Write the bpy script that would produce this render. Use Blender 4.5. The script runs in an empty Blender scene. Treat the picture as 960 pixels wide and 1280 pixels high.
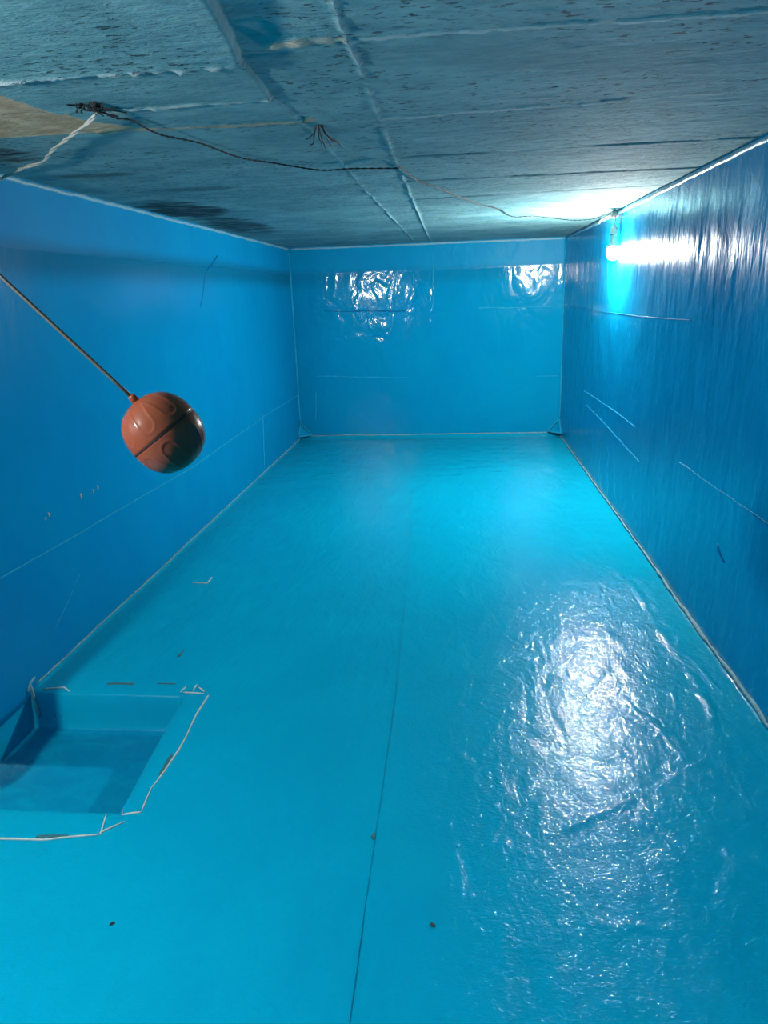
import bpy, bmesh, math, random
import numpy as np
from mathutils import Vector, Matrix

random.seed(4)
C = bpy.context.scene.collection
PI = math.pi

# ---------------------------------------------------------------- room measures (metres)
XL, XR = -1.478, 0.921        # inner faces of the long walls
YN, YF = -0.55, 6.749         # near and far end walls
H = 1.70                      # ceiling height
PX0, PX1 = XL, -0.905         # sump pit
PY0, PY1 = 1.545, 2.135
PD = 0.137

# ---------------------------------------------------------------- numpy noise
def _hash(ix, iy, seed):
    n = (ix.astype(np.int64) * 374761393 + iy.astype(np.int64) * 668265263 + seed * 144665) & 0x7fffffff
    n = ((n ^ (n >> 13)) * 1274126177) & 0x7fffffff
    n = n ^ (n >> 16)
    return (n & 0xffff) / 65535.0

def vnoise(x, y, seed=0):
    x = np.asarray(x, float); y = np.asarray(y, float) + 0 * x; x = x + 0 * y
    ix, iy = np.floor(x), np.floor(y)
    fx, fy = x - ix, y - iy
    fx = fx * fx * fx * (fx * (fx * 6 - 15) + 10); fy = fy * fy * fy * (fy * (fy * 6 - 15) + 10)
    a = _hash(ix, iy, seed); b = _hash(ix + 1, iy, seed)
    c = _hash(ix, iy + 1, seed); d = _hash(ix + 1, iy + 1, seed)
    return (a + (b - a) * fx) * (1 - fy) + (c + (d - c) * fx) * fy      # 0..1

def fbm(x, y, seed=0, octv=4, gain=0.5):
    s, a, t = 0, 1, 0
    for k in range(octv):
        s = s + a * (vnoise(np.asarray(x) * 2 ** k, np.asarray(y) * 2 ** k, seed + k * 17) - 0.5); t += a; a *= gain
    return s / t * 2                                                     # about -1..1

def sstep(e0, e1, x):
    t = np.clip((x - e0) / (e1 - e0), 0, 1)
    return t * t * (3 - 2 * t)

# ---------------------------------------------------------------- scene helpers
def tag(o, label=None, cat=None, group=None, kind=None):
    if label: o['label'] = label
    if cat: o['category'] = cat
    if group: o['group'] = group
    if kind: o['kind'] = kind
    return o

def link(name, me, mat=None, parent=None, smooth=True):
    o = bpy.data.objects.new(name, me); C.objects.link(o)
    if mat: me.materials.append(mat)
    if smooth:
        me.polygons.foreach_set('use_smooth', [True] * len(me.polygons))
    if parent: o.parent = parent; o.matrix_parent_inverse = parent.matrix_world.inverted() if parent.type != 'EMPTY' else Matrix.Translation(-parent.location)
    return o

def empty(name, loc):
    o = bpy.data.objects.new(name, None); o.empty_display_size = 0.05
    o.location = loc; C.objects.link(o); return o

def from_bm(name, bm, mat, parent=None, smooth=True):
    bmesh.ops.recalc_face_normals(bm, faces=bm.faces)
    me = bpy.data.meshes.new(name); bm.to_mesh(me); bm.free()
    return link(name, me, mat, parent, smooth)

def tube(bm, pts, rad, seg=8, cap=True, jitter=0.0, flat=None):
    """sweep a circle along pts; rad is a number or one per point; flat=(axis, k) squashes along a world axis"""
    pts = [Vector(p) for p in pts]
    n = len(pts)
    rr = rad if hasattr(rad, '__len__') else [rad] * n
    rings, up = [], Vector((0, 0, 1))
    for i, p in enumerate(pts):
        t = (pts[min(i + 1, n - 1)] - pts[max(i - 1, 0)]).normalized()
        if i == 0:
            a = t.orthogonal().normalized()
        else:
            a = (a - t * a.dot(t)).normalized()
        b = t.cross(a)
        ring = []
        for k in range(seg):
            w = 2 * PI * k / seg
            r = rr[i] * (1 + jitter * (random.random() - 0.5))
            off = (a * math.cos(w) + b * math.sin(w)) * r
            if flat: off[flat[0]] *= flat[1]
            ring.append(bm.verts.new(p + off))
        rings.append(ring)
    for i in range(n - 1):
        for k in range(seg):
            bm.faces.new((rings[i][k], rings[i][(k + 1) % seg], rings[i + 1][(k + 1) % seg], rings[i + 1][k]))
    if cap:
        bm.faces.new(rings[0][::-1]); bm.faces.new(rings[-1])

def lathe(bm, prof, origin=(0, 0, 0), axis=(0, 0, 1), seg=32):
    """prof: (radius, height along axis)"""
    ax = Vector(axis).normalized(); a = ax.orthogonal().normalized(); b = ax.cross(a); o = Vector(origin)
    rings = []
    for r, h in prof:
        if r < 1e-6: rings.append([bm.verts.new(o + ax * h)])
        else: rings.append([bm.verts.new(o + ax * h + (a * math.cos(2 * PI * k / seg) + b * math.sin(2 * PI * k / seg)) * r) for k in range(seg)])
    for p, q in zip(rings, rings[1:]):
        if len(p) == 1 and len(q) == 1: continue
        for k in range(seg):
            k2 = (k + 1) % seg
            if len(p) == 1: bm.faces.new((p[0], q[k], q[k2]))
            elif len(q) == 1: bm.faces.new((p[k], p[k2], q[0]))
            else: bm.faces.new((p[k], p[k2], q[k2], q[k]))

def resample(pts, step):
    pts = [Vector(p) for p in pts]; out = [pts[0]]
    for a, b in zip(pts, pts[1:]):
        n = max(1, int((b - a).length / step))
        for k in range(1, n + 1): out.append(a.lerp(b, k / n))
    return out

def curve_through(pts, step=0.02):
    """Catmull-Rom through pts"""
    P = [Vector(p) for p in pts]; P = [P[0] * 2 - P[1]] + P + [P[-1] * 2 - P[-2]]
    out = []
    for i in range(1, len(P) - 2):
        n = max(2, int((P[i + 1] - P[i]).length / step))
        for k in range(n):
            t = k / n
            out.append(0.5 * ((2 * P[i]) + (P[i + 1] - P[i - 1]) * t + (2 * P[i - 1] - 5 * P[i] + 4 * P[i + 1] - P[i + 2]) * t * t + (3 * P[i] - P[i - 1] - 3 * P[i + 1] + P[i + 2]) * t ** 3))
    out.append(P[-2]); return out

def slab_from_grid(name, us, vs, fn, out_n, mat, keep=None, attrs=None, thick=0.12):
    """surface grid fn(U,V)->X,Y,Z plus a flat outer skin, so that the slab has real thickness"""
    U, V = np.meshgrid(us, vs)
    X, Y, Z = fn(U, V)
    nv, nu = U.shape
    co = np.stack([X, Y, Z], -1).reshape(-1, 3)
    idx = np.arange(nu * nv).reshape(nv, nu)
    quads = np.stack([idx[:-1, :-1], idx[:-1, 1:], idx[1:, 1:], idx[1:, :-1]], -1).reshape(-1, 4)
    if keep is not None:
        cu = 0.5 * (us[:-1] + us[1:]); cv = 0.5 * (vs[:-1] + vs[1:])
        K = keep(*np.meshgrid(cu, cv)).reshape(-1)
        quads = quads[K]
    n = Vector(out_n)
    # orientation: inner face looks against out_n
    p = co[quads[0]]
    fl = np.dot(np.cross(p[1] - p[0], p[2] - p[0]), np.array(n)) > 0
    if fl: quads = quads[:, ::-1]
    faces = quads.tolist(); verts = co
    ring = list(idx[0, :]) + list(idx[1:, -1]) + list(idx[-1, -2::-1]) + list(idx[-2:0:-1, 0])
    base = len(co)
    ax = int(np.argmax(np.abs(np.array(n))))
    outer = co[ring].copy(); lim = (co[:, ax].max() if n[ax] > 0 else co[:, ax].min()) + n[ax] * thick
    outer[:, ax] = lim
    verts = np.concatenate([co, outer])
    m = len(ring)
    if not fl:
        for i in range(m): j = (i + 1) % m; faces.append([ring[j], ring[i], base + i, base + j])
        faces.append([base + i for i in range(m)][::-1])
    else:
        for i in range(m): j = (i + 1) % m; faces.append([ring[i], ring[j], base + j, base + i])
        faces.append([base + i for i in range(m)])
    me = bpy.data.meshes.new(name); me.from_pydata(verts.tolist(), [], faces); me.update()
    if attrs:
        col = attrs(U, V, X, Y, Z).reshape(-1, 3)
        rgba = np.ones((len(verts), 4)); rgba[:len(co), :3] = col; rgba[len(co):, :3] = 0
        at = me.color_attributes.new('marks', 'FLOAT_COLOR', 'POINT'); at.data.foreach_set('color', rgba.reshape(-1))
    o = link(name, me, mat)
    sm = np.ones(len(me.polygons), bool); sm[len(quads):] = False
    me.polygons.foreach_set('use_smooth', sm.tolist())
    return o

def lines(*segs):
    out = [np.arange(a, b - 1e-9, s) for a, b, s in segs]; out.append(np.array([segs[-1][1]]))
    return np.unique(np.round(np.concatenate(out), 5))

# ---------------------------------------------------------------- materials
class NT:
    def __init__(s, name):
        s.m = bpy.data.materials.new(name); s.m.use_nodes = True; s.t = s.m.node_tree; s.n = s.t.nodes; s.p = s.n['Principled BSDF']
    def add(s, typ, **kw):
        nd = s.n.new(typ)
        for k, v in kw.items(): setattr(nd, k, v)
        return nd
    def link(s, a, b): s.t.links.new(a, b)
    def val(s, sock, v):
        if hasattr(v, 'is_linked') or isinstance(v, bpy.types.NodeSocket): s.link(v, sock)
        else: sock.default_value = v
    def coord(s, scale=(1, 1, 1), loc=(0, 0, 0), rot=(0, 0, 0)):
        tc = s.add('ShaderNodeTexCoord'); mp = s.add('ShaderNodeMapping')
        mp.inputs['Scale'].default_value = scale; mp.inputs['Location'].default_value = loc; mp.inputs['Rotation'].default_value = rot
        s.link(tc.outputs['Object'], mp.inputs['Vector']); return mp.outputs['Vector']
    def noise(s, vec, scale=1, detail=3, rough=0.5, dist=0.0):
        nd = s.add('ShaderNodeTexNoise'); s.link(vec, nd.inputs['Vector'])
        nd.inputs['Scale'].default_value = scale; nd.inputs['Detail'].default_value = detail
        nd.inputs['Roughness'].default_value = rough; nd.inputs['Distortion'].default_value = dist
        return nd.outputs['Fac']
    def math(s, op, a, b=None, c=None, clamp=False):
        nd = s.add('ShaderNodeMath', operation=op, use_clamp=clamp)
        for i, v in enumerate((a, b, c)):
            if v is not None: s.val(nd.inputs[i], v)
        return nd.outputs[0]
    def remap(s, v, a, b, c=0.0, d=1.0):
        nd = s.add('ShaderNodeMapRange'); nd.interpolation_type = 'SMOOTHSTEP'
        s.val(nd.inputs[0], v)
        for i, x in enumerate((a, b, c, d)): nd.inputs[i + 1].default_value = x
        return nd.outputs[0]
    def mix(s, fac, a, b):
        nd = s.add('ShaderNodeMix', data_type='RGBA')
        s.val(nd.inputs['Factor'], fac)
        for sock, v in ((nd.inputs['A'], a), (nd.inputs['B'], b)):
            pass
        ia = [i for i in nd.inputs if i.name == 'A' and i.type == 'RGBA'][0]; ib = [i for i in nd.inputs if i.name == 'B' and i.type == 'RGBA'][0]
        for sock, v in ((ia, a), (ib, b)):
            if isinstance(v, bpy.types.NodeSocket): s.link(v, sock)
            else: sock.default_value = (*v, 1)
        return [o for o in nd.outputs if o.type == 'RGBA'][0]
    def bump(s, h, strength, dist, normal=None):
        nd = s.add('ShaderNodeBump'); nd.inputs['Strength'].default_value = strength; nd.inputs['Distance'].default_value = dist
        s.link(h, nd.inputs['Height'])
        if normal is not None: s.link(normal, nd.inputs['Normal'])
        return nd.outputs['Normal']

def plain(name, col, rough=0.5, metal=0.0, var=0.12, scale=40, bump=0.0, spec=0.5):
    t = NT(name); t.p.inputs['Specular IOR Level'].default_value = spec
    n = t.noise(t.coord(), scale, 4)
    t.link(t.mix(n, tuple(c * (1 - var) for c in col), tuple(min(1, c * (1 + var)) for c in col)), t.p.inputs['Base Color'])
    t.p.inputs['Roughness'].default_value = rough; t.p.inputs['Metallic'].default_value = metal
    if bump: t.link(t.bump(n, 1.0, bump), t.p.inputs['Normal'])
    return t.m

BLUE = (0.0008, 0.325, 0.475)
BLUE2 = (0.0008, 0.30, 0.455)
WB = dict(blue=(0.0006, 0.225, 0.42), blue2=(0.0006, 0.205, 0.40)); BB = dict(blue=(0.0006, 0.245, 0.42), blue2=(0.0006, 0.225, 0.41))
def paint(name, layers, rough=(0.10, 0.2), upper_band=False, blue=BLUE, blue2=BLUE2, spec=0.5, silt_shade=False, band_k=1.0):
    """glossy blue tank coating; layers = list of (mapping scale, rot, noise scale, detail, distortion, bump distance)"""
    t = NT(name)
    patch = t.noise(t.coord((1, 1, 1)), 1.7, 5, 0.6, 0.6)
    fine = t.noise(t.coord((1, 1, 1)), 22, 4, 0.6)
    col = t.mix(t.remap(patch, 0.35, 0.65), blue, blue2)
    col = t.mix(t.remap(fine, 0.68, 0.86, 0, 0.25), col, (0.002, 0.15, 0.40))
    r = t.math('MULTIPLY_ADD', patch, (rough[1] - rough[0]) * 1.0, rough[0])
    if upper_band:      # darker greenish band high on the wall, rougher and less specular above it
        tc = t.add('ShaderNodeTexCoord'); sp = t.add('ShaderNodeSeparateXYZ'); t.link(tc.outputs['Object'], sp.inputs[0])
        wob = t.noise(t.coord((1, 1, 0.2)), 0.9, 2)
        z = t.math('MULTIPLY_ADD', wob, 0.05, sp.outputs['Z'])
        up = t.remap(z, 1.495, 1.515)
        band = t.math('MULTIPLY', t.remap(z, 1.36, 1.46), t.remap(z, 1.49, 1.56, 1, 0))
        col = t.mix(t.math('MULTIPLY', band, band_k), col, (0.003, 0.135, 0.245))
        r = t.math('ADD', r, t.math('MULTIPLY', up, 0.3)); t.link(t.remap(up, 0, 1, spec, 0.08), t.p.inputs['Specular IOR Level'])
    if silt_shade:      # darker pit bottom: silt blots, plus shade put into the colour
        tc = t.add('ShaderNodeTexCoord'); sp = t.add('ShaderNodeSeparateXYZ'); t.link(tc.outputs['Object'], sp.inputs[0])
        low = t.remap(sp.outputs['Z'], -.134, -.126, 1, 0)
        blot = t.noise(t.coord((1, 1.6, 1)), 9, 6, 0.65, 0.8)
        col = t.mix(t.math('MULTIPLY', low, t.remap(blot, .30, .62, .25, .8)), col, (0.001, 0.21, 0.38))
    t.link(col, t.p.inputs['Base Color']); t.link(r, t.p.inputs['Roughness'])
    t.p.inputs['IOR'].default_value = 1.45
    if not upper_band: t.p.inputs['Specular IOR Level'].default_value = spec
    nrm = None
    for sc, rot, ns, det, dist, bd in layers:
        h = t.noise(t.coord(sc, rot=rot), ns, det, 0.5, dist)
        nrm = t.bump(h, 1.0, bd, nrm)
    if nrm is not None: t.link(nrm, t.p.inputs['Normal'])
    return t.m

M = {}
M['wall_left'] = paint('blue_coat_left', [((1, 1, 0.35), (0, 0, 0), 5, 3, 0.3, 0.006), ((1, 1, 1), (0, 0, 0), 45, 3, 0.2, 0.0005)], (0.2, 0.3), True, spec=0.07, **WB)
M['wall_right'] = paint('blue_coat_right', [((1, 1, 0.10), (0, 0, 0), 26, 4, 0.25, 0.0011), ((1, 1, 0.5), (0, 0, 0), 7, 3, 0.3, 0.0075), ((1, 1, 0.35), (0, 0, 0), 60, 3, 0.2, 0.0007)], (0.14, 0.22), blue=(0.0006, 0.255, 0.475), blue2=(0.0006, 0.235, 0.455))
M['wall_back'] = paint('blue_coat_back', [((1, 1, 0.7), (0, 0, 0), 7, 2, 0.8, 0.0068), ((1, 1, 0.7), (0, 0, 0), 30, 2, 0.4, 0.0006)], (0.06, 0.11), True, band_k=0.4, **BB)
M['floor'] = paint('blue_coat_floor', [((2.1, 1.0, 1), (0, 0, 0.25), 5, 2, 0.9, 0.0068), ((1.6, 1.2, 1), (0, 0, -0.5), 19, 3, 1.5, 0.0020), ((0.9, 2.0, 1), (0, 0, 0.1), 78, 3, 0.9, 0.0012)], (0.055, 0.10), spec=0.15)
M['pit'] = paint('blue_coat_pit', [((1, 1, 1), (0, 0, 0), 8, 3, 0.5, 0.004), ((1, 1, 1), (0, 0, 0), 60, 3, 0.3, 0.0007)], (0.25, 0.35), spec=0.15, silt_shade=True)
M['lip'] = plain('pale_coating_lip', (0.19, 0.37, 0.43), 0.45, 0, 0.3, 60, 0.002)
M['joint'] = plain('pale_joint_filler', (0.19, 0.34, 0.36), 0.8, 0, 0.5, 90, 0.002)
M['crack'] = plain('white_edge_and_glint', (0.50, 0.54, 0.48), 0.6, 0, 0.4, 80, 0.001)
M['seam'] = plain('pale_blue_seam', (0.014, 0.30, 0.465), 0.7, 0, 0.3, 30, 0, 0.1)
M['floor_seam'] = plain('blue_overlap_line', (0.001, 0.285, 0.435), 0.8, 0, 0.15, 20, 0, 0.05)
M['dark_line'] = plain('dark_blue_line', (0.002, 0.13, 0.29), 0.8, 0, 0.2, 60, 0, 0.05)
M['ball'] = plain('brown_plastic', (0.235, 0.053, 0.023), 0.22, 0, 0.10, 30); M['ball'].node_tree.nodes['Principled BSDF'].inputs['Specular IOR Level'].default_value = 0.25
M['gap'] = plain('dark_seam_gap', (0.02, 0.008, 0.006), 0.5)
M['rod'] = plain('dull_brass_rod', (0.085, 0.068, 0.048), 0.55, 0.2, 0.2, 60)
M['brass'] = plain('brass_valve', (0.42, 0.28, 0.10), 0.3, 0.9, 0.2, 40)
M['pvc'] = plain('grey_pvc', (0.30, 0.31, 0.32), 0.45)
M['socket'] = plain('grey_plastic_socket', (0.20, 0.19, 0.17), 0.5)
M['bulb_base'] = plain('grey_plastic_base', (0.22, 0.22, 0.21), 0.5)
M['wire'] = plain('dark_twisted_wire', (0.010, 0.011, 0.011), 0.7, 0, 0.4, 120, 0, 0.2)
M['binding'] = plain('rusty_black_wire', (0.012, 0.010, 0.009), 0.7, 0, 0.4, 100)
M['cord'] = plain('dirty_white_cord', (0.42, 0.40, 0.34), 0.7, 0, 0.3, 80)
M['speck'] = plain('dead_insect', (0.02, 0.012, 0.008), 0.6)
M['stain'] = plain('olive_dirt', (0.02, 0.13, 0.15), 0.8, 0, 0.5, 60)

t = NT('glowing_bulb'); t.p.inputs['Base Color'].default_value = (0.9, 0.9, 0.9, 1)
n_ = t.noise(t.coord(), 3, 1); t.link(t.mix(n_, (1.0, 0.985, 0.94), (1.0, 1.0, 0.96)), t.p.inputs['Emission Color'])
t.p.inputs['Emission Strength'].default_value = 3700; M['bulb_far'] = t.m
m2 = t.m.copy(); m2.name = 'glowing_bulb_warm'; m2.node_tree.nodes['Principled BSDF'].inputs['Emission Strength'].default_value = 2050; M['bulb_near'] = m2

def concrete():
    t = NT('board_marked_concrete')
    at = t.add('ShaderNodeVertexColor', layer_name='marks'); sp = t.add('ShaderNodeSeparateColor'); t.link(at.outputs['Color'], sp.inputs[0])
    pale, tan, dark = sp.outputs[0], sp.outputs[1], sp.outputs[2]
    grain = t.noise(t.coord((1, 3.0, 1)), 9, 7, 0.72, 0.4)
    blotch = t.noise(t.coord((1, 1.6, 1)), 2.2, 6, 0.65, 0.5)
    fine = t.noise(t.coord((1, 1.5, 1)), 55, 4, 0.6)
    col = t.mix(t.remap(blotch, 0.3, 0.7), (0.11, 0.265, 0.275), (0.215, 0.40, 0.395))
    col = t.mix(t.remap(grain, 0.42, 0.72, 0, 0.6), col, (0.075, 0.185, 0.205))
    col = t.mix(t.remap(fine, 0.5, 0.8, 0, 0.35), col, (0.30, 0.37, 0.37))
    pits = t.noise(t.coord((1, 2.6, 1)), 42, 3, 0.5, 0.2)
    where = t.noise(t.coord((1, 1, 1)), 3.3, 3)
    pit = t.math('MULTIPLY', t.remap(pits, 0.60, 0.66), t.remap(where, 0.36, 0.56))
    col = t.mix(t.math('MULTIPLY', pit, 0.85), col, (0.03, 0.05, 0.055))
    nb = t.noise(t.coord((1, 1, 1)), 14, 5, 0.65)
    col = t.mix(tan, col, t.mix(t.remap(nb, 0.3, 0.7), (0.38, 0.25, 0.14), (0.60, 0.43, 0.27)))
    col = t.mix(t.math('MULTIPLY', pale, 0.85), col, (0.50, 0.54, 0.50))
    col = t.mix(t.math('MULTIPLY', dark, t.remap(t.noise(t.coord((0.8, 4, 1)), 10, 4), 0.25, 0.6, 0.35, 1)), col, (0.022, 0.035, 0.04))
    t.link(col, t.p.inputs['Base Color']); t.p.inputs['Roughness'].default_value = 0.9; t.p.inputs['Specular IOR Level'].default_value = 0.12
    nr = t.bump(grain, 1.0, 0.008); nr = t.bump(fine, 1.0, 0.003, nr)
    inv = t.math('SUBTRACT', 1.0, pit); nr = t.bump(inv, 1.0, 0.003, nr)
    t.link(nr, t.p.inputs['Normal'])
    return t.m
M['concrete'] = concrete()

# ---------------------------------------------------------------- ceiling (board marks, steps, drips in real relief)
def s_left(y): return np.interp(y, [0.8, 1.22, 1.48, 1.75, 2.15, 3.1, 6.7], [-.33, -.352, -.386, -.402, -.376, -.383, -.357]) + 0.006 * fbm(y * 9, 0 * y, 3)
def s_right(y): return np.interp(y, [0.8, 1.36, 1.75, 2.5, 6.0], [-.178, -.184, -.187, -.199, -.223]) + 0.004 * fbm(y * 14, 0 * y + 5, 8)

RIDGES = [  # y at two x's, x range, height, half width, pale, tan, seed
    (-1.50, 1.462, -0.39, 1.476, -1.50, -0.392, .012, .013, 1.0, 0.1, 11),
    (-0.95, 1.776, -0.40, 1.758, -0.95, -0.40, .0065, .009, 0.5, 0.2, 23),
    (-0.92, 2.008, -0.35, 2.013, -0.92, -0.345, .005, .020, 0.1, 1.0, 31),
    (-1.20, 2.585, -0.37, 2.664, -1.22, -0.37, .0025, .007, 0.35, 0.0, 37),
    (-0.33, 1.431, -0.19, 1.428, -0.335, -0.186, .008, .015, 0.35, 0.9, 41),
    (-0.18, 1.440, 0.51, 1.445, -0.183, 0.95, .0018, .008, 0.8, 0.1, 43),
    (-0.18, 2.040, 0.716, 1.979, -0.190, 0.20, .0022, .010, 0.8, 0.05, 47),
    (-0.18, 2.040, 0.716, 1.979, 0.20, 0.95, .0012, .009, 0.25, 0.0, 53),
]
GROOVES = [(-.104, 2.594, .887, 2.577, -.19, .95), (-.05, 3.142, .89, 3.153, -.2, .95), (0, 3.70, .84, 3.63, -.2, .95),
           (-.17, 4.25, .86, 4.37, -.2, .95), (-.2, 5.2, .9, 5.2, -.2, .95), (-1.4, 3.18, -.38, 3.15, -1.5, -.38), (-1.4, 3.9, -.38, 3.85, -1.5, -.38), (-1.4, 4.7, -.38, 4.7, -1.5, -.38)]

def ceil_fields(X, Y):
    wob = 0.004 * fbm(X * 18, Y * 3, 5)
    sl, sr = s_left(Y), s_right(Y)
    left = 1 - sstep(-.0015, .0015, X - sl + .001)
    d = 0.0025 * fbm(X * 2.1, Y * 2.6, 1) + 0.0012 * fbm(X * 14, Y * 40, 2)
    e1 = 1.470 + 0.008 * fbm(X * 11, 0 * Y, 6) + wob
    e2 = 1.766 + 0.007 * fbm(X * 8, 0 * Y, 7) + wob
    e3 = 2.010 + 0.004 * fbm(X * 13, 0 * Y, 9)
    d = d + left * (0.011 * (1 - sstep(-.005, .005, Y - e1)) + 0.005 * (1 - sstep(-.006, .006, Y - e2)) + 0.004 * (1 - sstep(-.006, .006, Y - e3)))
    pale = np.zeros_like(X); tan = np.zeros_like(X); dark = np.zeros_like(X)
    for xa, ya, xb, yb, x0, x1, h, w, pl_, tn, sd in RIDGES:
        yc = ya + (yb - ya) * (X - xa) / (xb - xa) + 0.007 * fbm(X * 12, 0 * X, sd) + 0.008 * fbm(X * 45, 0 * X, sd + 3)
        inx = sstep(x0 - .004, x0 + .004, X) * (1 - sstep(x1 - .004, x1 + .004, X))
        a = np.clip(0.62 + 0.55 * fbm(X * 13, 0 * X, sd + 5) + 0.6 * fbm(X * 60, 0 * X, sd + 9), 0.12, 1.5) * inx
        ww = w * (0.7 + 0.5 * np.clip(a, 0, 1.2))
        prof = np.exp(-((Y - yc) / ww) ** 2)
        d = d + h * a * prof
        m = sstep(0.25, 0.75, np.exp(-((Y - yc) / (ww * 1.25)) ** 2)) * np.clip(.35 + a, 0, 1) * inx
        pale = np.maximum(pale, m * pl_); tan = np.maximum(tan, m * tn)
    # rope-like rims on both sides of the strip
    rr = np.clip(0.55 + 0.7 * fbm(Y * 30, 0 * Y, 61) + 0.4 * fbm(Y * 90, 0 * Y, 62), 0, 1.5)
    p = np.exp(-((X - sr) / .0055) ** 2) * rr; d = d + .006 * p; pale = np.maximum(pale, np.clip(p, 0, 1) * 0.7)
    rl = np.clip(0.35 + 0.8 * fbm(Y * 20, 0 * Y, 71), 0, 1.2) * sstep(1.6, 2.0, Y)
    p = np.exp(-((X - sl) / .006) ** 2) * rl; d = d + .005 * p; pale = np.maximum(pale, np.clip(p, 0, 1) * 0.45)
    for xa, ya, xb, yb, x0, x1 in GROOVES:
        yc = ya + (yb - ya) * (X - xa) / (xb - xa) + 0.012 * fbm(X * 5, 0 * X, int(ya * 10))
        w = 0.009 + 0.002 * np.maximum(Y - 2, 0)
        a = np.clip(0.6 + 1.0 * fbm(X * 9, 0 * X, int(ya * 13)), 0.1, 1) * ((X > x0) & (X < x1))
        p = np.exp(-((Y - yc) / w) ** 2) * a
        k = 0.5 if x0 < -1 else 1.0
        d = d - .006 * p * k; dark = np.maximum(dark, p * 0.8 * k)
    # bare tan concrete by the left wall (a tongue with a curved near edge)
    ed = np.interp(X, [-1.5, -.93, -.905, -.885, -.80, -.70], [1.45, 1.60, 1.76, 1.88, 1.975, 2.02]) + 0.012 * fbm(X * 14, Y * 14, 81)
    tongue = sstep(-.012, .012, Y - ed) * (1 - sstep(-.006, .006, Y - (e3 - .003))) * (1 - sstep(-.78, -.68, X))
    tan = np.maximum(tan, tongue); d = d - 0.005 * tongue
    # dark blotches near the left wall
    for cx, cy, rx, ry, k in ((-1.36, 2.22, .15, .11, 1.0), (-1.32, 3.7, .20, .45, 1.0), (-1.30, 4.6, .18, .6, .95), (-1.2, 2.62, .2, .05, .55), (-1.43, 1.72, .12, .07, .7), (-1.03, 3.05, .22, .05, .5), (-1.2, 1.42, .10, .05, .55)):
        q = ((X - cx) / rx) ** 2 + ((Y - cy) / ry) ** 2 + 0.8 * fbm(X * 7, Y * 16, int(cy * 50))
        dark = np.maximum(dark, (1 - sstep(0.25, 1.2, q)) * k)
    # formwork board seams, faint
    return d, pale, np.clip(tan, 0, 1), np.clip(dark, 0, 1)

CX = lines((XL - .02, XR + .02, .0075)); CY = lines((YN - .02, .95, .06), (.95, 2.75, .0055), (2.75, 4.0, .012), (4.0, YF + .02, .022))
SL0, SR0 = -.3825, -.2025                  # grid lines that follow the two rims of the strip
CX = np.unique(np.concatenate([CX[(np.abs(CX - SL0) > .006) & (np.abs(CX - SR0) > .006)], SL0 + np.array([-.0045, -.002, .0, .0025, .005]), SR0 + np.array([-.005, -.002, 0, .002, .005])]))
def cwarp(X, Y):
    return X + (s_left(Y) - SL0) * np.clip(1 - np.maximum(np.abs(X - SL0) - .012, 0) / .07, 0, 1) + (s_right(Y) - SR0) * np.clip(1 - np.maximum(np.abs(X - SR0) - .012, 0) / .07, 0, 1)
ceiling = slab_from_grid('ceiling', CX, CY, lambda U, V: (cwarp(U, V), V, H - ceil_fields(cwarp(U, V), V)[0]), (0, 0, 1), M['concrete'],
                         attrs=lambda U, V, X, Y, Z: np.stack(ceil_fields(X, V)[1:], -1))
tag(ceiling, 'grey board-marked concrete slab above the blue tank walls', kind='structure')

# ---------------------------------------------------------------- floor with the sump pit
def pit_edge(y): return np.interp(y, [PY0, PY1], [-.886, -.926])
def warp(X, Y):
    return X + (pit_edge(Y) - PX1) * np.clip(1 - np.abs(X - PX1) / 0.3, 0, 1)
def seg_dist(X, Y, pts):
    best = np.full(X.shape, 9.0); par = np.zeros(X.shape)
    s = 0
    for (x0, y0), (x1, y1) in zip(pts, pts[1:]):
        L2 = (x1 - x0) ** 2 + (y1 - y0) ** 2
        tt = np.clip(((X - x0) * (x1 - x0) + (Y - y0) * (y1 - y0)) / L2, 0, 1)
        dd = np.hypot(X - x0 - tt * (x1 - x0), Y - y0 - tt * (y1 - y0))
        m = dd < best; best = np.where(m, dd, best); par = np.where(m, s + tt * math.sqrt(L2), par); s += math.sqrt(L2)
    return best, par
def floor_h(X, Y):
    z = 0.0035 * fbm(X * 1.7, Y * 1.7, 101, 3) + 0.0011 * fbm(X * 6, Y * 11, 102, 3)
    # overlapping roller arcs under the lamp
    for pts, h, w, rough in (([(.772, 3.148), (.775, 2.53), (.787, 2.322), (.78, 2.098), (.733, 1.926)], .0028, .009, 1.3),
                      ([(.225, 1.52), (.298, 1.567), (.468, 1.683), (.66, 1.832)], .0019, .008, .9),
                      ([(.26, 1.545), (.45, 1.70), (.64, 1.86)], .0014, .007, .9),
                      ([(.27, 1.263), (.50, 1.256)], .0012, .008, 1.3),
                      ([(-.202, .9), (-.207, 1.48), (-.212, 2.2), (-.233, 3.04), (-.286, 4.3), (-.406, 6.7)], .0016, .008, .8),
                      ([(-.30, .9), (-.305, 1.6), (-.33, 2.4)], -.0012, .02, .6)):
        dd, par = seg_dist(X, Y, pts)
        a = 1 + rough * fbm(par * 16, 0 * par, 7)
        z = z + h * a * np.exp(-(dd / w) ** 2)
    # fillet up the walls
    for c, Wl in ((X - XL, 1.0), (XR - X, 1.0)):
        z = z + 0.010 * np.clip(1 - c / 0.014, 0, 1) ** 2
    z = z + 0.03 * np.clip(1 - (YF - Y) / 0.06, 0, 1) ** 2
    # settle around the pit: rounded-over rim
    inpit_d = np.maximum(np.maximum(X - pit_edge(Y), PY0 - Y), Y - PY1)
    z = z * sstep(0.0, 0.06, np.maximum(inpit_d, 0)) - 0.004 * np.exp(-np.maximum(inpit_d, 0) / 0.008)
    return z
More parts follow.
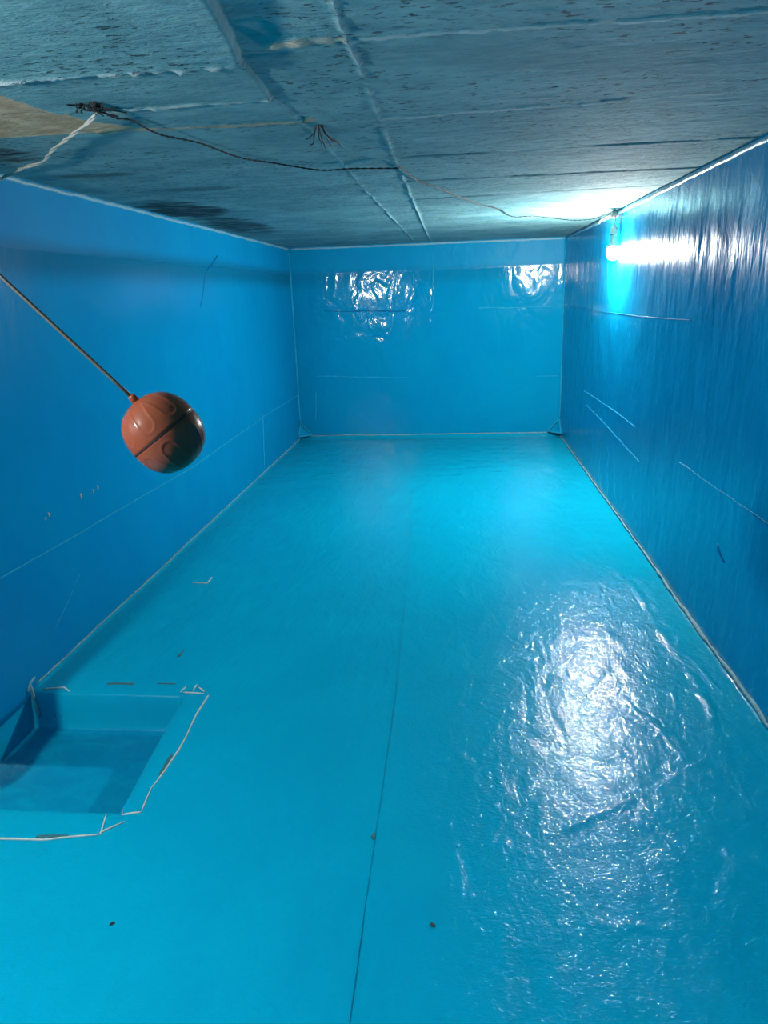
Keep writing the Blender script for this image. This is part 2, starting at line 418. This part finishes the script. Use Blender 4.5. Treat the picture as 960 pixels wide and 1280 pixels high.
FX = np.unique(np.concatenate([lines((XL - .02, XR + .02, .011)), [PX0, PX1]]))
FY = np.unique(np.concatenate([lines((YN - .02, .85, .06), (.85, 2.7, .009), (2.7, YF + .02, .024)), [PY0, PY1]]))
floor = slab_from_grid('floor', FX, FY, lambda U, V: (warp(U, V), V, floor_h(warp(U, V), V)), (0, 0, -1), M['floor'],
                       keep=lambda U, V: ~((U < PX1) & (V > PY0) & (V < PY1)), thick=0.25)
tag(floor, 'glossy blue coated tank floor with roller marks and a pit at the left', kind='structure')

def pit_mesh():
    bm = bmesh.new()
    n = 28
    def ring(off, z):
        out = []
        x0, y0, y1 = PX0 - 0.002, PY0 + off, PY1 - off
        for k in range(n): f = k / n; out.append((x0, y0 + (y1 - y0) * f))
        for k in range(n): f = k / n; out.append((x0 + (pit_edge(y1) - off - x0) * f, y1))
        for k in range(n): f = k / n; y = y1 + (y0 - y1) * f; out.append((pit_edge(y) - off, y))
        for k in range(n): f = k / n; out.append((pit_edge(y0) - off + (x0 - pit_edge(y0) + off) * f, y0))
        rr = []
        for x, y in out:
            w = 0.002 * float(fbm(np.array(x * 9 + z * 20), np.array(y * 9), 201)) if off > 0 else 0
            rr.append(bm.verts.new((x + w, y + w, z)))
        return rr
    prof = [(0, -.004), (.002, -.006), (.004, -.011), (.008, -.04), (.009, -.08), (.011, -.112), (.014, -.130), (.020, -.136), (.05, -PD)]
    rings = [ring(*p) for p in prof]
    m = 4 * n
    for a, b in zip(rings, rings[1:]):
        for k in range(m): bm.faces.new((a[k], a[(k + 1) % m], b[(k + 1) % m], b[k]))
    for f in bm.faces: f.smooth = True
    bm.faces.new(rings[-1])
    bmesh.ops.recalc_face_normals(bm, faces=bm.faces)
    if sum(f.normal.z * f.calc_area() for f in bm.faces) < 0: bmesh.ops.reverse_faces(bm, faces=bm.faces)
    return bm
bm = pit_mesh(); me = bpy.data.meshes.new('sump_pit'); bm.to_mesh(me); bm.free()
pit = link('sump_pit', me, M['pit'])
tag(pit, 'square blue sump pit sunk into the floor against the left wall', kind='structure')

# ---------------------------------------------------------------- walls
def wall_x(name, x, sgn, mat, seed):
    us = lines((YN - .12, 1.0, .08), (1.0, YF + .12, .04)); vs = lines((-.02, H + .02, .03))
    o = slab_from_grid(name, us, vs, lambda U, V: (x + sgn * (0.004 * fbm(U * 1.1, V * 1.3, seed, 3)) - sgn * .002, U, V), (sgn, 0, 0), mat)
    return o
def wall_y(name, y, sgn, mat, seed):
    us = lines((XL - .02, XR + .02, .04)); vs = lines((-.02, H + .02, .03))
    return slab_from_grid(name, us, vs, lambda U, V: (U, y + sgn * (0.004 * fbm(U * 1.4, V * 1.6, seed, 3)) - sgn * .002, V), (0, sgn, 0), mat)
wall_left = tag(wall_x('wall_left', XL, -1, M['wall_left'], 301), 'long blue coated wall behind the float ball', kind='structure')
wall_right = tag(wall_x('wall_right', XR, 1, M['wall_right'], 302), 'long blue coated wall carrying the lit bulb', kind='structure')
wall_back = tag(wall_y('wall_back', YF, 1, M['wall_back'], 303), 'far end wall of the tank in glossy blue', kind='structure')
wall_front = tag(wall_y('wall_front', YN, -1, M['wall_left'], 304), 'near end wall of the tank, behind the camera', kind='structure')

# ---------------------------------------------------------------- pale lips, joints, seams
def ribbon(bm, pts, w, nrm, h, seed=1, rough=0.5, step=0.02):
    """raised irregular bead lying on a surface: w = full width, h = height along nrm"""
    P = resample(pts, step); n = Vector(nrm)
    rows = []
    for i, p in enumerate(P):
        t = (P[min(i + 1, len(P) - 1)] - P[max(i - 1, 0)]).normalized(); s = t.cross(n).normalized()
        q = i * step
        a = 1 + rough * float(fbm(np.array(q * 17), np.array(0.3), seed)) * 1.6
        b = 1 + rough * float(fbm(np.array(q * 17), np.array(0.7), seed + 4)) * 1.6
        c = rough * w * 0.5 * float(fbm(np.array(q * 9), np.array(0.1), seed + 8))
        a, b = max(a, .15), max(b, .15)
        taper = min(1, (i + 1) / 2, (len(P) - i) / 2)
        e_ = min(.004, h * .6)
        rows.append([bm.verts.new(p + s * (-w / 2 * a * taper + c) - n * e_), bm.verts.new(p + s * (-w / 3 * a * taper + c) + n * h * .8 * taper),
                     bm.verts.new(p + s * (w / 3 * b * taper + c) + n * h * taper), bm.verts.new(p + s * (w / 2 * b * taper + c) - n * e_)])
    for r, q in zip(rows, rows[1:]):
        for k in range(4): bm.faces.new((r[k], r[(k + 1) % 4], q[(k + 1) % 4], q[k]))
    bm.faces.new(rows[0][::-1]); bm.faces.new(rows[-1])

def strip(name, mat, pts, w, nrm, h, parent=None, seed=1, rough=0.5, step=0.02, label=None, kind=None):
    bm = bmesh.new(); ribbon(bm, pts, w, nrm, h, seed, rough, step)
    o = from_bm(name, bm, mat, parent)
    return tag(o, label, None, None, kind)

# pale lip where the coating stops below the slab
strip('trim_1', M['lip'], [(XL, YN + .05, H - .013), (XL, YF - .01, H - .012)], .017, (1, 0, 0), .007, None, 11, .35, .02, 'pale ragged coating lip under the slab along the left wall', 'structure')
strip('trim_2', M['lip'], [(XR, YN + .05, H - .018), (XR, YF - .01, H - .016)], .021, (-1, 0, 0), .008, None, 12, .22, .02, 'pale ragged coating lip under the slab along the right wall', 'structure')
strip('trim_3', M['lip'], [(XL + .01, YF, H - .013), (XR - .01, YF, H - .013)], .017, (0, -1, 0), .008, None, 13, .22, .03, 'pale ragged coating lip under the slab on the far end wall', 'structure')
# floor joints
strip('baseboard_left', M['joint'], [(XL + .004, 2.17, .010), (XL + .006, 3.1, .011), (XL + .004, 4.6, .010), (XL + .005, YF - .05, .011)], .006, (.75, 0, .66), .004, None, 14, .7, .025, 'thin pale joint along the foot of the left wall', 'structure')
strip('baseboard_right', M['joint'], [(XR - .007, YN + .1, .011), (XR - .007, 2.2, .009), (XR - .007, 3.3, .010)], .013, (-.7, 0, .7), .006, None, 15, .75, .018, 'rough pale joint along the foot of the right wall', 'structure')
strip('trim_4', M['joint'], [(XR - .006, 3.28, .010), (XR - .006, YF - .05, .010)], .008, (-.7, 0, .7), .004, None, 16, .7, .025, 'thin pale far half of the joint under the right wall', 'structure')
strip('baseboard_back', M['joint'], [(XL + .09, YF - .006, .027), (XR - .10, YF - .006, .027)], .009, (0, -.7, .7), .004, None, 17, .8, .03, 'thin pale joint along the foot of the far end wall', 'structure')
# upright corner joints
strip('trim_5', M['seam'], [(XL + .004, YF - .004, .16), (XL + .004, YF - .004, 1.66)], .013, (.7, -.7, 0), .005, None, 18, .6, .03, 'upright joint in the far left corner', 'structure')
strip('trim_6', M['seam'], [(XR - .004, YF - .004, .16), (XR - .004, YF - .004, 1.66)], .011, (-.7, -.7, 0), .005, None, 19, .6, .03, 'upright joint in the far right corner', 'structure')

def corner_patch(name, sx, x, label):
    """triangular reinforcing patch across a bottom corner, with a pale torn outline"""
    bm = bmesh.new()
    a, b, c = Vector((x + sx * .11, YF - .012, .035)), Vector((x + sx * .004, YF - .13, .038)), Vector((x + sx * .006, YF - .01, .15))
    n = 8; rows = []
    ctr = Vector((x, YF, 0.0))
    for i in range(n + 1):
        row = []
        for j in range(n + 1 - i):
            p = (a * i + b * j + c * (n - i - j)) / n
            inner = min(i, j, n - i - j) / (n / 3)
            row.append(bm.verts.new(p + (ctr - p).normalized() * 0.03 * inner * 0.6))
        rows.append(row)
    for i in range(n):
        for j in range(n - i):
            bm.faces.new((rows[i][j], rows[i][j + 1], rows[i + 1][j]))
            if j + 1 < n - i: bm.faces.new((rows[i][j + 1], rows[i + 1][j + 1], rows[i + 1][j]))
    ext = bmesh.ops.extrude_face_region(bm, geom=bm.faces[:])
    for v in [g for g in ext['geom'] if isinstance(g, bmesh.types.BMVert)]: v.co += (ctr - v.co).normalized() * .02
    o = from_bm(name, bm, M['wall_back']); tag(o, label, kind='structure')
    bm = bmesh.new(); tube(bm, [p + (Vector((sx * .5, -.5, .4))) * .004 for p in resample([c, a, b, c], .03)], .0065, 6, True, .5)
    e = from_bm('torn_edge', bm, M['seam'], o)
    return o
corner_patch('trim_7', 1, XL, 'small triangular blue patch in the far left bottom corner')
corner_patch('trim_8', -1, XR, 'small triangular blue patch in the far right bottom corner')

# lap seams, dark marks
def wv(u, v, seed): return 0.004 * float(fbm(np.array(u * (1.4 if seed == 303 else 1.1)), np.array(v * (1.6 if seed == 303 else 1.3)), seed, 3)) - .002
def dens(L): return [(p.x, p.y) for p in resample([(a, b, 0) for a, b in L], .08)]
def on_left(L): return [(XL - wv(y, z, 301) + .0004, y, z) for y, z in dens(L)]
def on_right(L): return [(XR + wv(y, z, 302) - .0004, y, z) for y, z in dens(L)]
def on_back(L): return [(x, YF + wv(x, z, 303) - .0004, z) for x, z in dens(L)]
strip('lap_seam', M['seam'], on_left([(YN + .1, .47), (2.09, .439), (2.5, .425), (3.1, .412), (3.88, .39), (5.49, .419), (6.74, .412)]), .005, (1, 0, 0), .0035, wall_left, 21, .5)
strip('lap_seam', M['seam'], on_left([(5.45, .437), (5.37, .03)]), .009, (1, 0, 0), .0035, wall_left, 22, .5)
strip('dark_mark', M['dark_line'], on_left([(4.70, 1.545), (4.52, 1.466), (4.42, 1.425)]), .012, (1, 0, 0), .003, wall_left, 23, .6)  # thin dark mark, narrower towards its lower end
strip('dark_mark', M['dark_line'], on_left([(4.42, 1.425), (4.34, 1.306), (4.28, 1.24)]), .004, (1, 0, 0), .003, wall_left, 24, .6)
strip('scratch', M['seam'], on_left([(2.56, .267), (2.455, .204), (2.338, .143)]), .0025, (1, 0, 0), .0025, wall_left, 25, .4)
for y, z, s in ((2.66, .555, .010), (2.76, .549, .007), (2.80, .555, .007), (2.42, .553, .006), (2.395, .545, .004)):
    strip('drip_glint', M['crack'], on_left([(y, z + s * 1.4), (y + .004, z), (y, z - s)]), s * .9, (1, 0, 0), .004, wall_left, int(y * 100), .4, .006)  # small beads, with specular glints put into their white colour
strip('lap_seam', M['seam'], on_right([(5.534, .556), (4.4, .575), (3.9, .573)]), .007, (-1, 0, 0), .0006, wall_right, 26, .8)
strip('lap_seam', M['seam'], on_right([(3.10, .566), (2.6, .575), (2.195, .582), (1.0, .58)]), .005, (-1, 0, 0), .0006, wall_right, 27, .8)
strip('lap_seam', M['seam'], on_right([(5.4, .47), (4.4, .44), (3.76, .415)]), .008, (-1, 0, 0), .0006, wall_right, 28, .8)
strip('lap_seam', M['dark_line'], on_right([(6.3, 1.135), (5.2, 1.13), (4.0, 1.127), (3.1, 1.139)]), .0035, (-1, 0, 0), .0006, wall_right, 29, .8)
strip('dark_mark', M['dark_line'], on_right([(2.58, .385), (2.54, .36), (2.49, .345)]), .014, (-1, 0, 0), .002, wall_right, 30, .9, .012)
strip('lap_seam', M['seam'], on_back([(-1.30, .582), (-.80, .56), (-.45, .549)]), .008, (0, -1, 0), .001, wall_back, 31, .9)
strip('lap_seam', M['seam'], on_back([(.70, .535), (.90, .531)]), .006, (0, -1, 0), .001, wall_back, 32, .9)
strip('lap_seam', M['dark_line'], on_back([(-1.19, 1.155), (-.435, 1.13)]), .008, (0, -1, 0), .001, wall_back, 33, .9)
strip('lap_seam', M['seam'], on_back([(.18, 1.14), (.55, 1.13), (.90, 1.129)]), .010, (0, -1, 0), .001, wall_back, 34, .9)
strip('paint_run', M['seam'], on_back([(-.205, 1.50), (-.213, 1.40), (-.222, 1.32)]), .014, (0, -1, 0), .005, wall_back, 35, .5)
strip('paint_run', M['seam'], on_back([(-.38, 1.46), (-.385, 1.36)]), .012, (0, -1, 0), .004, wall_back, 36, .7)
strip('paint_run', M['seam'], on_back([(-1.306, .436), (-1.325, .175)]), .008, (0, -1, 0), .003, wall_back, 37, .7)

# cracked white edges round the sump pit (they belong to the floor coating)
def on_floor(L, dz=0.001):
    return [(x, y, float(floor_h(np.array(x), np.array(y))) + dz) for x, y in L]
def crack(pts, w, seed, mat='crack', parent=None, name='cracked_edge', h=.003, rough=.6, label=None):
    return strip(name, M[mat], on_floor(pts), w, (0, 0, 1), h, parent or floor, seed, rough, .012, label)
crack([(-.840, 2.132), (-.842, 2.008), (-.832, 1.90), (-.828, 1.822), (-.833, 1.719), (-.840, 1.647), (-.830, 1.555)], 0.0043, 41)
crack([(-.830, 1.550), (-.877, 1.538)], 0.0050, 42); crack([(-.877, 1.538), (-.884, 1.556)], 0.0036, 43)
crack([(-1.40, 1.43), (-1.149, 1.435), (-1.034, 1.438), (-.967, 1.452), (-.899, 1.464)], 0.0043, 44)
crack([(-.899, 1.464), (-.918, 1.535)], 0.0043, 45); crack([(-.905, 1.47), (-.857, 1.513)], 0.0043, 46)
crack([(-.905, 2.20), (-.905, 2.16)], 0.0036, 47); crack([(-.935, 2.150), (-.86, 2.142)], 0.0036, 48); crack([(-.862, 2.155), (-.895, 2.185)], 0.0029, 49)
crack([(-.938, 2.185), (-.945, 2.150)], 0.0029, 50)
crack([(-1.34, 2.142), (-1.37, 2.165), (-1.44, 2.15)], 0.0029, 51)
crack([(-1.255, 3.142), (-1.18, 3.133)], 0.0043, 53); crack([(-1.18, 3.133), (-1.182, 3.21)], 0.0036, 54)
strip('lap_seam', M['floor_seam'], on_floor([(-.202, .9), (-.207, 1.26), (-.207, 1.48), (-.209, 1.84), (-.212, 2.2), (-.233, 3.04), (-.26, 3.7), (-.286, 4.3)]), .0024, (0, 0, 1), .0004, floor, 91, .5)
crack([(-1.06, 1.447), (-.98, 1.455)], .012, 55, 'stain', name='dirt_mark', h=.0015)
crack([(-.845, 1.80), (-.838, 1.70)], .012, 56, 'stain', name='dirt_mark', h=.0015)
crack([(-1.05, 2.46), (-1.045, 2.40)], .022, 57, 'stain', name='dirt_mark', h=.0008, rough=.9)
crack([(-1.23, 2.20), (-1.13, 2.20)], .014, 58, 'stain', name='dirt_mark', h=.0008, rough=.9)
crack([(-1.05, 2.205), (-.98, 2.20)], .012, 59, 'stain', name='dirt_mark', h=.0008, rough=.9)
crack([(-.207, 1.505), (-.206, 1.48)], .010, 60, 'stain', name='dirt_mark', h=.0008, rough=.9)
strip('corner_bead', M['joint'], [(XL + .012, 2.123, .03), (XL + .020, 2.120, -.03), (XL + .030, 2.118, -.09)], .011, (.6, -.8, 0), .004, pit, 61, .8, .012, 'pale ragged bead in the pit corner')
strip('corner_bead', M['joint'], [(XL + .003, 2.17, .035), (XL + .004, 2.14, .03), (XL + .006, 2.115, .012)], .009, (1, 0, .2), .004, pit, 62, .9, .012)
for x, z in ((-1.395, -.085), (-1.375, -.083), (-1.43, -.092)):
    strip('drip_glint', M['seam'], [(x, 2.125, z + .006), (x, 2.125, z - .006)], .006, (0, -1, 0), .003, pit, 63, .4, .004)

# ---------------------------------------------------------------- float ball valve
BALL = Vector((-.477, 1.147, 1.072))
RGT = Vector((.9949, .0951, -.0333)); UPV = Vector((.0048, .2848, .9586)); FWD = Vector((-.1006, .9539, -.2829))
ROD_A = Vector((-.787, 1.084, 1.438))
def float_valve():
    rod0 = Vector((-.519, 1.140, 1.130)); axis = (BALL - rod0).normalized()
    root = empty('float_ball_valve', ROD_A)
    tag(root, 'brown plastic float ball on a thin metal rod before the left blue wall', 'float valve')
    # ball: two domes with a short straight waist and raised U-shaped bosses
    R, half = .0608, .0655
    a = axis; u = a.orthogonal().normalized()
    # turn u so that it faces the camera side
    cam = (Vector((0, 0, 1.275)) - BALL); cam = (cam - a * cam.dot(a)).normalized(); u = cam; v = a.cross(u)
    def shape(th, ph):
        # th from the rod pole 0..pi
        e = 2.25
        c, s = math.cos(th), math.sin(th)
        r = (abs(c / half) ** e + abs(s / R) ** e) ** (-1 / e)
        s_ax = -c * r; rad = s * r
        # bosses: six tongue-shaped outlines on each half, open towards the waist
        hh = abs(th - PI / 2)
        sp = PI / 4
        k = ((ph - (.23 if th < PI / 2 else .18) + sp / 2) % sp) - sp / 2
        lat = k * math.sin(th)
        wd, near = .215, .20
        if hh > near + wd: dd = abs(lat) - wd * min(1, .55 + .45 * math.sin(th) ** .5)
        else: dd = math.hypot(lat, hh - (near + wd)) - wd
        bump = -.0005 / (1 + math.exp(max(-40, min(40, dd / .015)))) + .0008 * math.exp(-(dd / .03) ** 2)
        fade = max(0, min(1, (hh - .10) / .08)) * max(0, min(1, (1.25 - hh) / .25))
        off = bump * fade
        groove = -.0016 * math.exp(-((th - PI / 2) / .028) ** 2)
        return s_ax, rad, off + groove
    bm = bmesh.new(); NT_, NP_ = 112, 168
    rings = []
    for i in range(NT_ + 1):
        th = PI * i / NT_
        if i in (0, NT_):
            sa, rd, o_ = shape(th, 0); rings.append([bm.verts.new(BALL + a * sa)]); continue
        ring = []
        for j in range(NP_):
            ph = 2 * PI * j / NP_
            sa, rd, o_ = shape(th, ph)
            d = a * sa + (u * math.cos(ph) + v * math.sin(ph)) * rd
            ring.append(bm.verts.new(BALL + d + d.normalized() * o_))
        rings.append(ring)
    for p, q in zip(rings, rings[1:]):
        for k in range(NP_):
            k2 = (k + 1) % NP_
            if len(p) == 1: bm.faces.new((p[0], q[k], q[k2]))
            elif len(q) == 1: bm.faces.new((p[k], p[k2], q[0]))
            else: bm.faces.new((p[k], p[k2], q[k2], q[k]))
    ball = from_bm('float_ball', bm, M['ball'], root)
    # dark joint ring between the halves, with a small flash tab
    bm = bmesh.new()
    for rr0, rr1, s0, s1 in ((R - .004, R + .0004, -.0011, .0011),):
        lathe(bm, [(rr0, s0), (rr1, s0), (rr1, s1), (rr0, s1), (rr0, s0)], BALL, a, 96)
    from_bm('seam_ring', bm, M['gap'], ball, False)
    bm = bmesh.new(); lathe(bm, [(0, -half - .012), (.0055, -half - .012), (.0065, -half - .008), (.0072, -half + .004), (0, -half + .004)], BALL, a, 20)
    from_bm('collar', bm, M['ball'], ball)
    # rod and the valve body it swings from
    bm = bmesh.new(); tube(bm, resample([BALL - a * (half + .004), rod0 + (ROD_A - rod0) * .5, ROD_A], .04), .0030, 14)
    from_bm('rod', bm, M['rod'], root)
    bm = bmesh.new()
    lathe(bm, [(0, 0), (.013, 0), (.015, .004), (.015, .05), (.020, .055), (.020, .075), (.013, .08), (.013, .11), (0, .11)], ROD_A + Vector((.02, 0, .012)), (-1, 0, 0), 24)
    lathe(bm, [(0, 0), (.012, 0), (.012, .05), (.015, .055), (.015, .07), (0, .07)], ROD_A + Vector((-.01, 0, -.015)), (0, 0, -1), 20)
    from_bm('valve_body', bm, M['brass'], root)
    bm = bmesh.new()
    tube(bm, resample([ROD_A + Vector((-.08, 0, .012)), Vector((XL - .01, ROD_A.y, ROD_A.z + .012))], .05), .013, 18)
    lathe(bm, [(0, 0), (.032, 0), (.030, .006), (.016, .010), (0, .010)], (XL + .001, ROD_A.y, ROD_A.z + .012), (1, 0, 0), 24)
    from_bm('inlet_pipe', bm, M['pvc'], root)
    bm = bmesh.new(); lathe(bm, [(0, -.018), (.007, -.018), (.007, .018), (0, .018)], ROD_A, (RGT + FWD * .2), 16)
    from_bm('pivot_pin', bm, M['brass'], root)
float_valve()

# ---------------------------------------------------------------- lit bulbs on cords
def bulb_lamp(loc, cord_pts, mat, label, tilt=(0, 0)):
    """loc = underside of socket; bulb hangs below"""
    root = empty('hanging_bulb', loc); tag(root, label, 'lamp', None)
    L = Vector(loc)
    bm = bmesh.new()
    lathe(bm, [(0, .062), (.006, .062), (.008, .054), (.013, .048), (.0185, .040), (.0185, .014), (.0205, .012), (.0205, .002), (.017, 0), (0, 0)], L, (0, 0, 1), 28)
    from_bm('lamp_socket', bm, M['socket'], root)
    bm = bmesh.new()
    prof = [(0.0165, .002), (.017, -.022), (.020, -.036), (.0285, -.052), (.0300, -.058), (.0290, -.060), (0, -.060)]
    lathe(bm, prof, L, (0, 0, 1), 28)
    base = from_bm('bulb_base', bm, M['bulb_base'], root)
    bm = bmesh.new()
    lathe(bm, [(.0288, -.0595), (.0305, -.066), (.0322, -.076), (.0330, -.090), (.0318, -.106), (.0265, -.119), (.018, -.127), (.009, -.1312), (0, -.1325)], L, (0, 0, 1), 20)
    from_bm('bulb_dome', bm, mat, root)
    bm = bmesh.new(); tube(bm, curve_through([L + Vector((0, 0, .06))] + [Vector(p) for p in cord_pts], .01), .0032, 8)
    from_bm('cord', bm, M['socket'], root)
    return root
LF = Vector((.886, 4.55, 1.556))
bulb_lamp(LF, [(.890, 4.555, 1.635), (.897, 4.60, 1.655), (.905, 4.66, 1.668)], M['bulb_far'], 'lit white bulb in a grey socket hanging at the top of the right wall')
LN = Vector((-1.425, .45, 1.53))
bulb_lamp(LN, [(-1.43, .46, 1.62), (-1.445, .52, 1.665), (-1.450, .60, 1.675)], M['bulb_near'], 'lit white bulb hanging by the left wall beside the camera, outside the picture')
# clamp that ties the far bulb to the slab edge
root = empty('cord_clamp', (.895, 4.62, 1.665)); tag(root, 'dark taped cable knot at the slab edge above the lit bulb', 'cable knot')
bm = bmesh.new()
lathe(bm, [(0, -.020), (.014, -.018), (.022, -.006), (.024, .006), (.016, .017), (0, .02)], (.893, 4.60, 1.672), (.3, .8, .3), 16)
for v in bm.verts: v.co += Vector((random.uniform(-1, 1), random.uniform(-1, 1), random.uniform(-1, 1))) * .003
from_bm('tape_knot', bm, M['socket'], root)
bm = bmesh.new(); tube(bm, curve_through([(.90, 4.62, 1.67), (.895, 4.80, 1.682), (.885, 4.98, 1.676), (.88, 5.0, 1.655)], .015), [.006] * 3 + [.005] * 200 if False else .005, 8)
from_bm('cable_end', bm, M['socket'], root)

# ---------------------------------------------------------------- cables on the ceiling
def cz(x, y, below): return H - float(ceil_fields(np.array([[x]]), np.array([[y]]))[0][0, 0]) - below
def twisted(name, mat, pts, r, pitch, label, cat, nst=2, sag=0.0):
    P = curve_through(pts, pitch / 10)
    root = empty(name, P[0]); tag(root, label, cat)
    for s in range(nst):
        Q = []; L = 0; prev = P[0]; a = None
        for i, p in enumerate(P):
            t = (P[min(i + 1, len(P) - 1)] - P[max(i - 1, 0)]).normalized(); L += (p - prev).length; prev = p
            a = t.orthogonal().normalized() if a is None else (a - t * a.dot(t)).normalized(); b = t.cross(a)
            w = 2 * PI * L / pitch + 2 * PI * s / nst + .6 * math.sin(L * 23)
            Q.append(p + (a * math.cos(w) + b * math.sin(w)) * r * .95)
        bm = bmesh.new(); tube(bm, Q, r, 7); from_bm('strand', bm, mat, root)
    return root
CB = [(-.777, 1.745), (-.775, 1.80), (-.76, 1.855), (-.751, 2.004), (-.702, 2.168), (-.649, 2.373), (-.578, 2.542), (-.459, 2.677), (-.355, 2.712), (-.194, 2.70)]
twisted('lamp_cable', M['wire'], [(x, y, cz(x, y, .008 + .006 * (i % 2))) for i, (x, y) in enumerate(CB)], .0014, .05, 'dark twisted cable strung under the slab from left tuft to the strip', 'cable')
CB2 = [(-.194, 2.70), (-.156, 3.06), (-.085, 3.283), (.015, 3.638), (.138, 4.044), (.23, 4.274), (.326, 4.70), (.445, 4.72), (.595, 4.95), (.74, 5.12), (.86, 5.05), (.895, 4.66)]
twisted('lamp_cable', M['wire'], [(x, y, cz(x, y, .008)) for x, y in CB2], .0014, .07, 'dark cable running from the strip to the lit bulb', 'cable')
WC = [(-.79, 1.735, .012), (-.83, 1.778, .02), (-.95, 1.925, .025), (-1.095, 2.10, .02), (-1.20, 2.235, .022), (-1.316, 2.335, .016), (-1.44, 2.45, .016)]
twisted('white_cord', M['cord'], [(x, y, cz(x, y, b)) for x, y, b in WC] + [(XL + .012, 2.38, H - .035), (XL + .010, 2.0, H - .038), (XL + .012, 1.2, H - .036), (XL + .020, .65, H - .030)], .0027, .26, 'dirty white twisted cord tied to the slab above the left wall', 'cord')

def wire_tuft(loc, spikes, label, seed, bundle):
    rnd = random.Random(seed); o = Vector(loc)
    bm = bmesh.new()
    for dx, dy, dz in spikes:
        P = [o + Vector((rnd.uniform(-.008, .008), rnd.uniform(-.008, .008), .012)), o + Vector((dx * .35 + rnd.uniform(-.006, .006), dy * .35, dz * .5)),
             o + Vector((dx * .7, dy * .7 + rnd.uniform(-.008, .008), dz * .8 + rnd.uniform(-.006, .004))), o + Vector((dx, dy, dz))]
        tube(bm, curve_through(P, .006), .0016, 6)
    for k in range(bundle):
        c = o + Vector((rnd.uniform(-.015, .045), rnd.uniform(-.012, .03), rnd.uniform(-.010, -.003)))
        r = rnd.uniform(.004, .009); e1 = Vector((rnd.uniform(-1, 1), rnd.uniform(-1, 1), rnd.uniform(-.5, .5))).normalized(); e2 = e1.orthogonal().normalized()
        tube(bm, [c + (e1 * math.cos(w) + e2 * math.sin(w)) * r * (1 + .1 * w) for w in np.linspace(0, 5.5, 22)], .0016, 6)
    t = from_bm('binding_wire', bm, M['binding']); tag(t, label, 'wire')
    return t
wire_tuft((-.800, 1.700, cz(-.800, 1.700, 0)), [(-.02, -.035, -.008), (.04, .02, -.012), (.07, .06, -.008), (.02, .05, -.014), (-.015, .02, -.012), (.07, .015, -.008), (.045, .07, -.012)],
          'tangled black binding wire knot where the white cord is tied', 5, 12)
wire_tuft((-.348, 2.055, cz(-.348, 2.055, 0)), [(-.045, .10, -.03), (-.02, .15, -.036), (.01, .13, -.03), (.035, .16, -.03), (.03, .08, -.03), (-.06, .12, -.012), (.0, .09, -.045)],
          'tuft of black wire ends sticking out beside the ceiling strip', 9, 0)

# ---------------------------------------------------------------- suction pipe standing over the pit (its shadow falls in the pit)
root = empty('suction_pipe', (-1.425, 1.52, .30)); tag(root, 'grey suction pipe with foot valve hanging over the pit, outside the picture', 'pipe')
bm = bmesh.new(); lathe(bm, [(0, 0), (.030, 0), (.030, 1.41), (0, 1.41)], (-1.425, 1.52, .285), (0, 0, 1), 28); from_bm('pipe_shaft', bm, M['pvc'], root)
bm = bmesh.new(); lathe(bm, [(0, .0), (.026, 0), (.040, .012), (.044, .03), (.044, .075), (.036, .09), (.034, .11), (0, .11)], (-1.425, 1.52, .22), (0, 0, 1), 28); from_bm('foot_valve', bm, M['brass'], root)

# ---------------------------------------------------------------- specks on the floor
def insect(x, y, s, rot, label):
    bm = bmesh.new(); z = float(floor_h(np.array(x), np.array(y)))
    d = Vector((math.cos(rot), math.sin(rot), 0)); n = Vector((-d.y, d.x, 0)); o = Vector((x, y, z + s * .28))
    tube(bm, [o - d * s, o - d * s * .7, o - d * s * .2, o + d * s * .25, o + d * s * .6, o + d * s * .95], [s * .05, s * .28, s * .36, s * .24, s * .3, s * .08], 10)
    for k in (-.25, .15, .5):
        for q in (-1, 1): tube(bm, [o + d * s * k, o + d * s * k + n * q * s * .5 + Vector((0, 0, s * .1)), o + d * s * (k * 1.5) + n * q * s * .8 - Vector((0, 0, s * .26))], s * .06, 5)
    tag(from_bm('dead_insect', bm, M['speck']), label, 'insect')
insect(-.745, 1.20, .0065, .9, 'tiny dark insect on the open floor in front of the pit')
insect(-.058, 1.237, .0075, 2.2, 'tiny dark insect on the floor right of the middle seam')

# ---------------------------------------------------------------- camera, world, view
cam = bpy.data.cameras.new('camera'); cam.sensor_fit = 'VERTICAL'; cam.sensor_height = 36; cam.lens = 36 * 918.87 / 1280; cam.clip_start = .02
co = bpy.data.objects.new('camera', cam); C.objects.link(co)
R3 = Matrix((RGT, UPV, -FWD)).transposed().to_4x4()
co.matrix_world = Matrix.Translation((0, 0, 1.2753)) @ R3
bpy.context.scene.camera = co
w = bpy.data.worlds.new('dark'); w.use_nodes = True; w.node_tree.nodes['Background'].inputs[0].default_value = (0, 0, 0, 1)
bpy.context.scene.world = w
sc = bpy.context.scene
sc.view_settings.view_transform = 'Standard'; sc.view_settings.look = 'None'; sc.view_settings.exposure = 0; sc.view_settings.gamma = 1
sc.view_settings.use_curve_mapping = False
sc.cycles.max_bounces = 12; sc.cycles.diffuse_bounces = 8; sc.cycles.glossy_bounces = 4
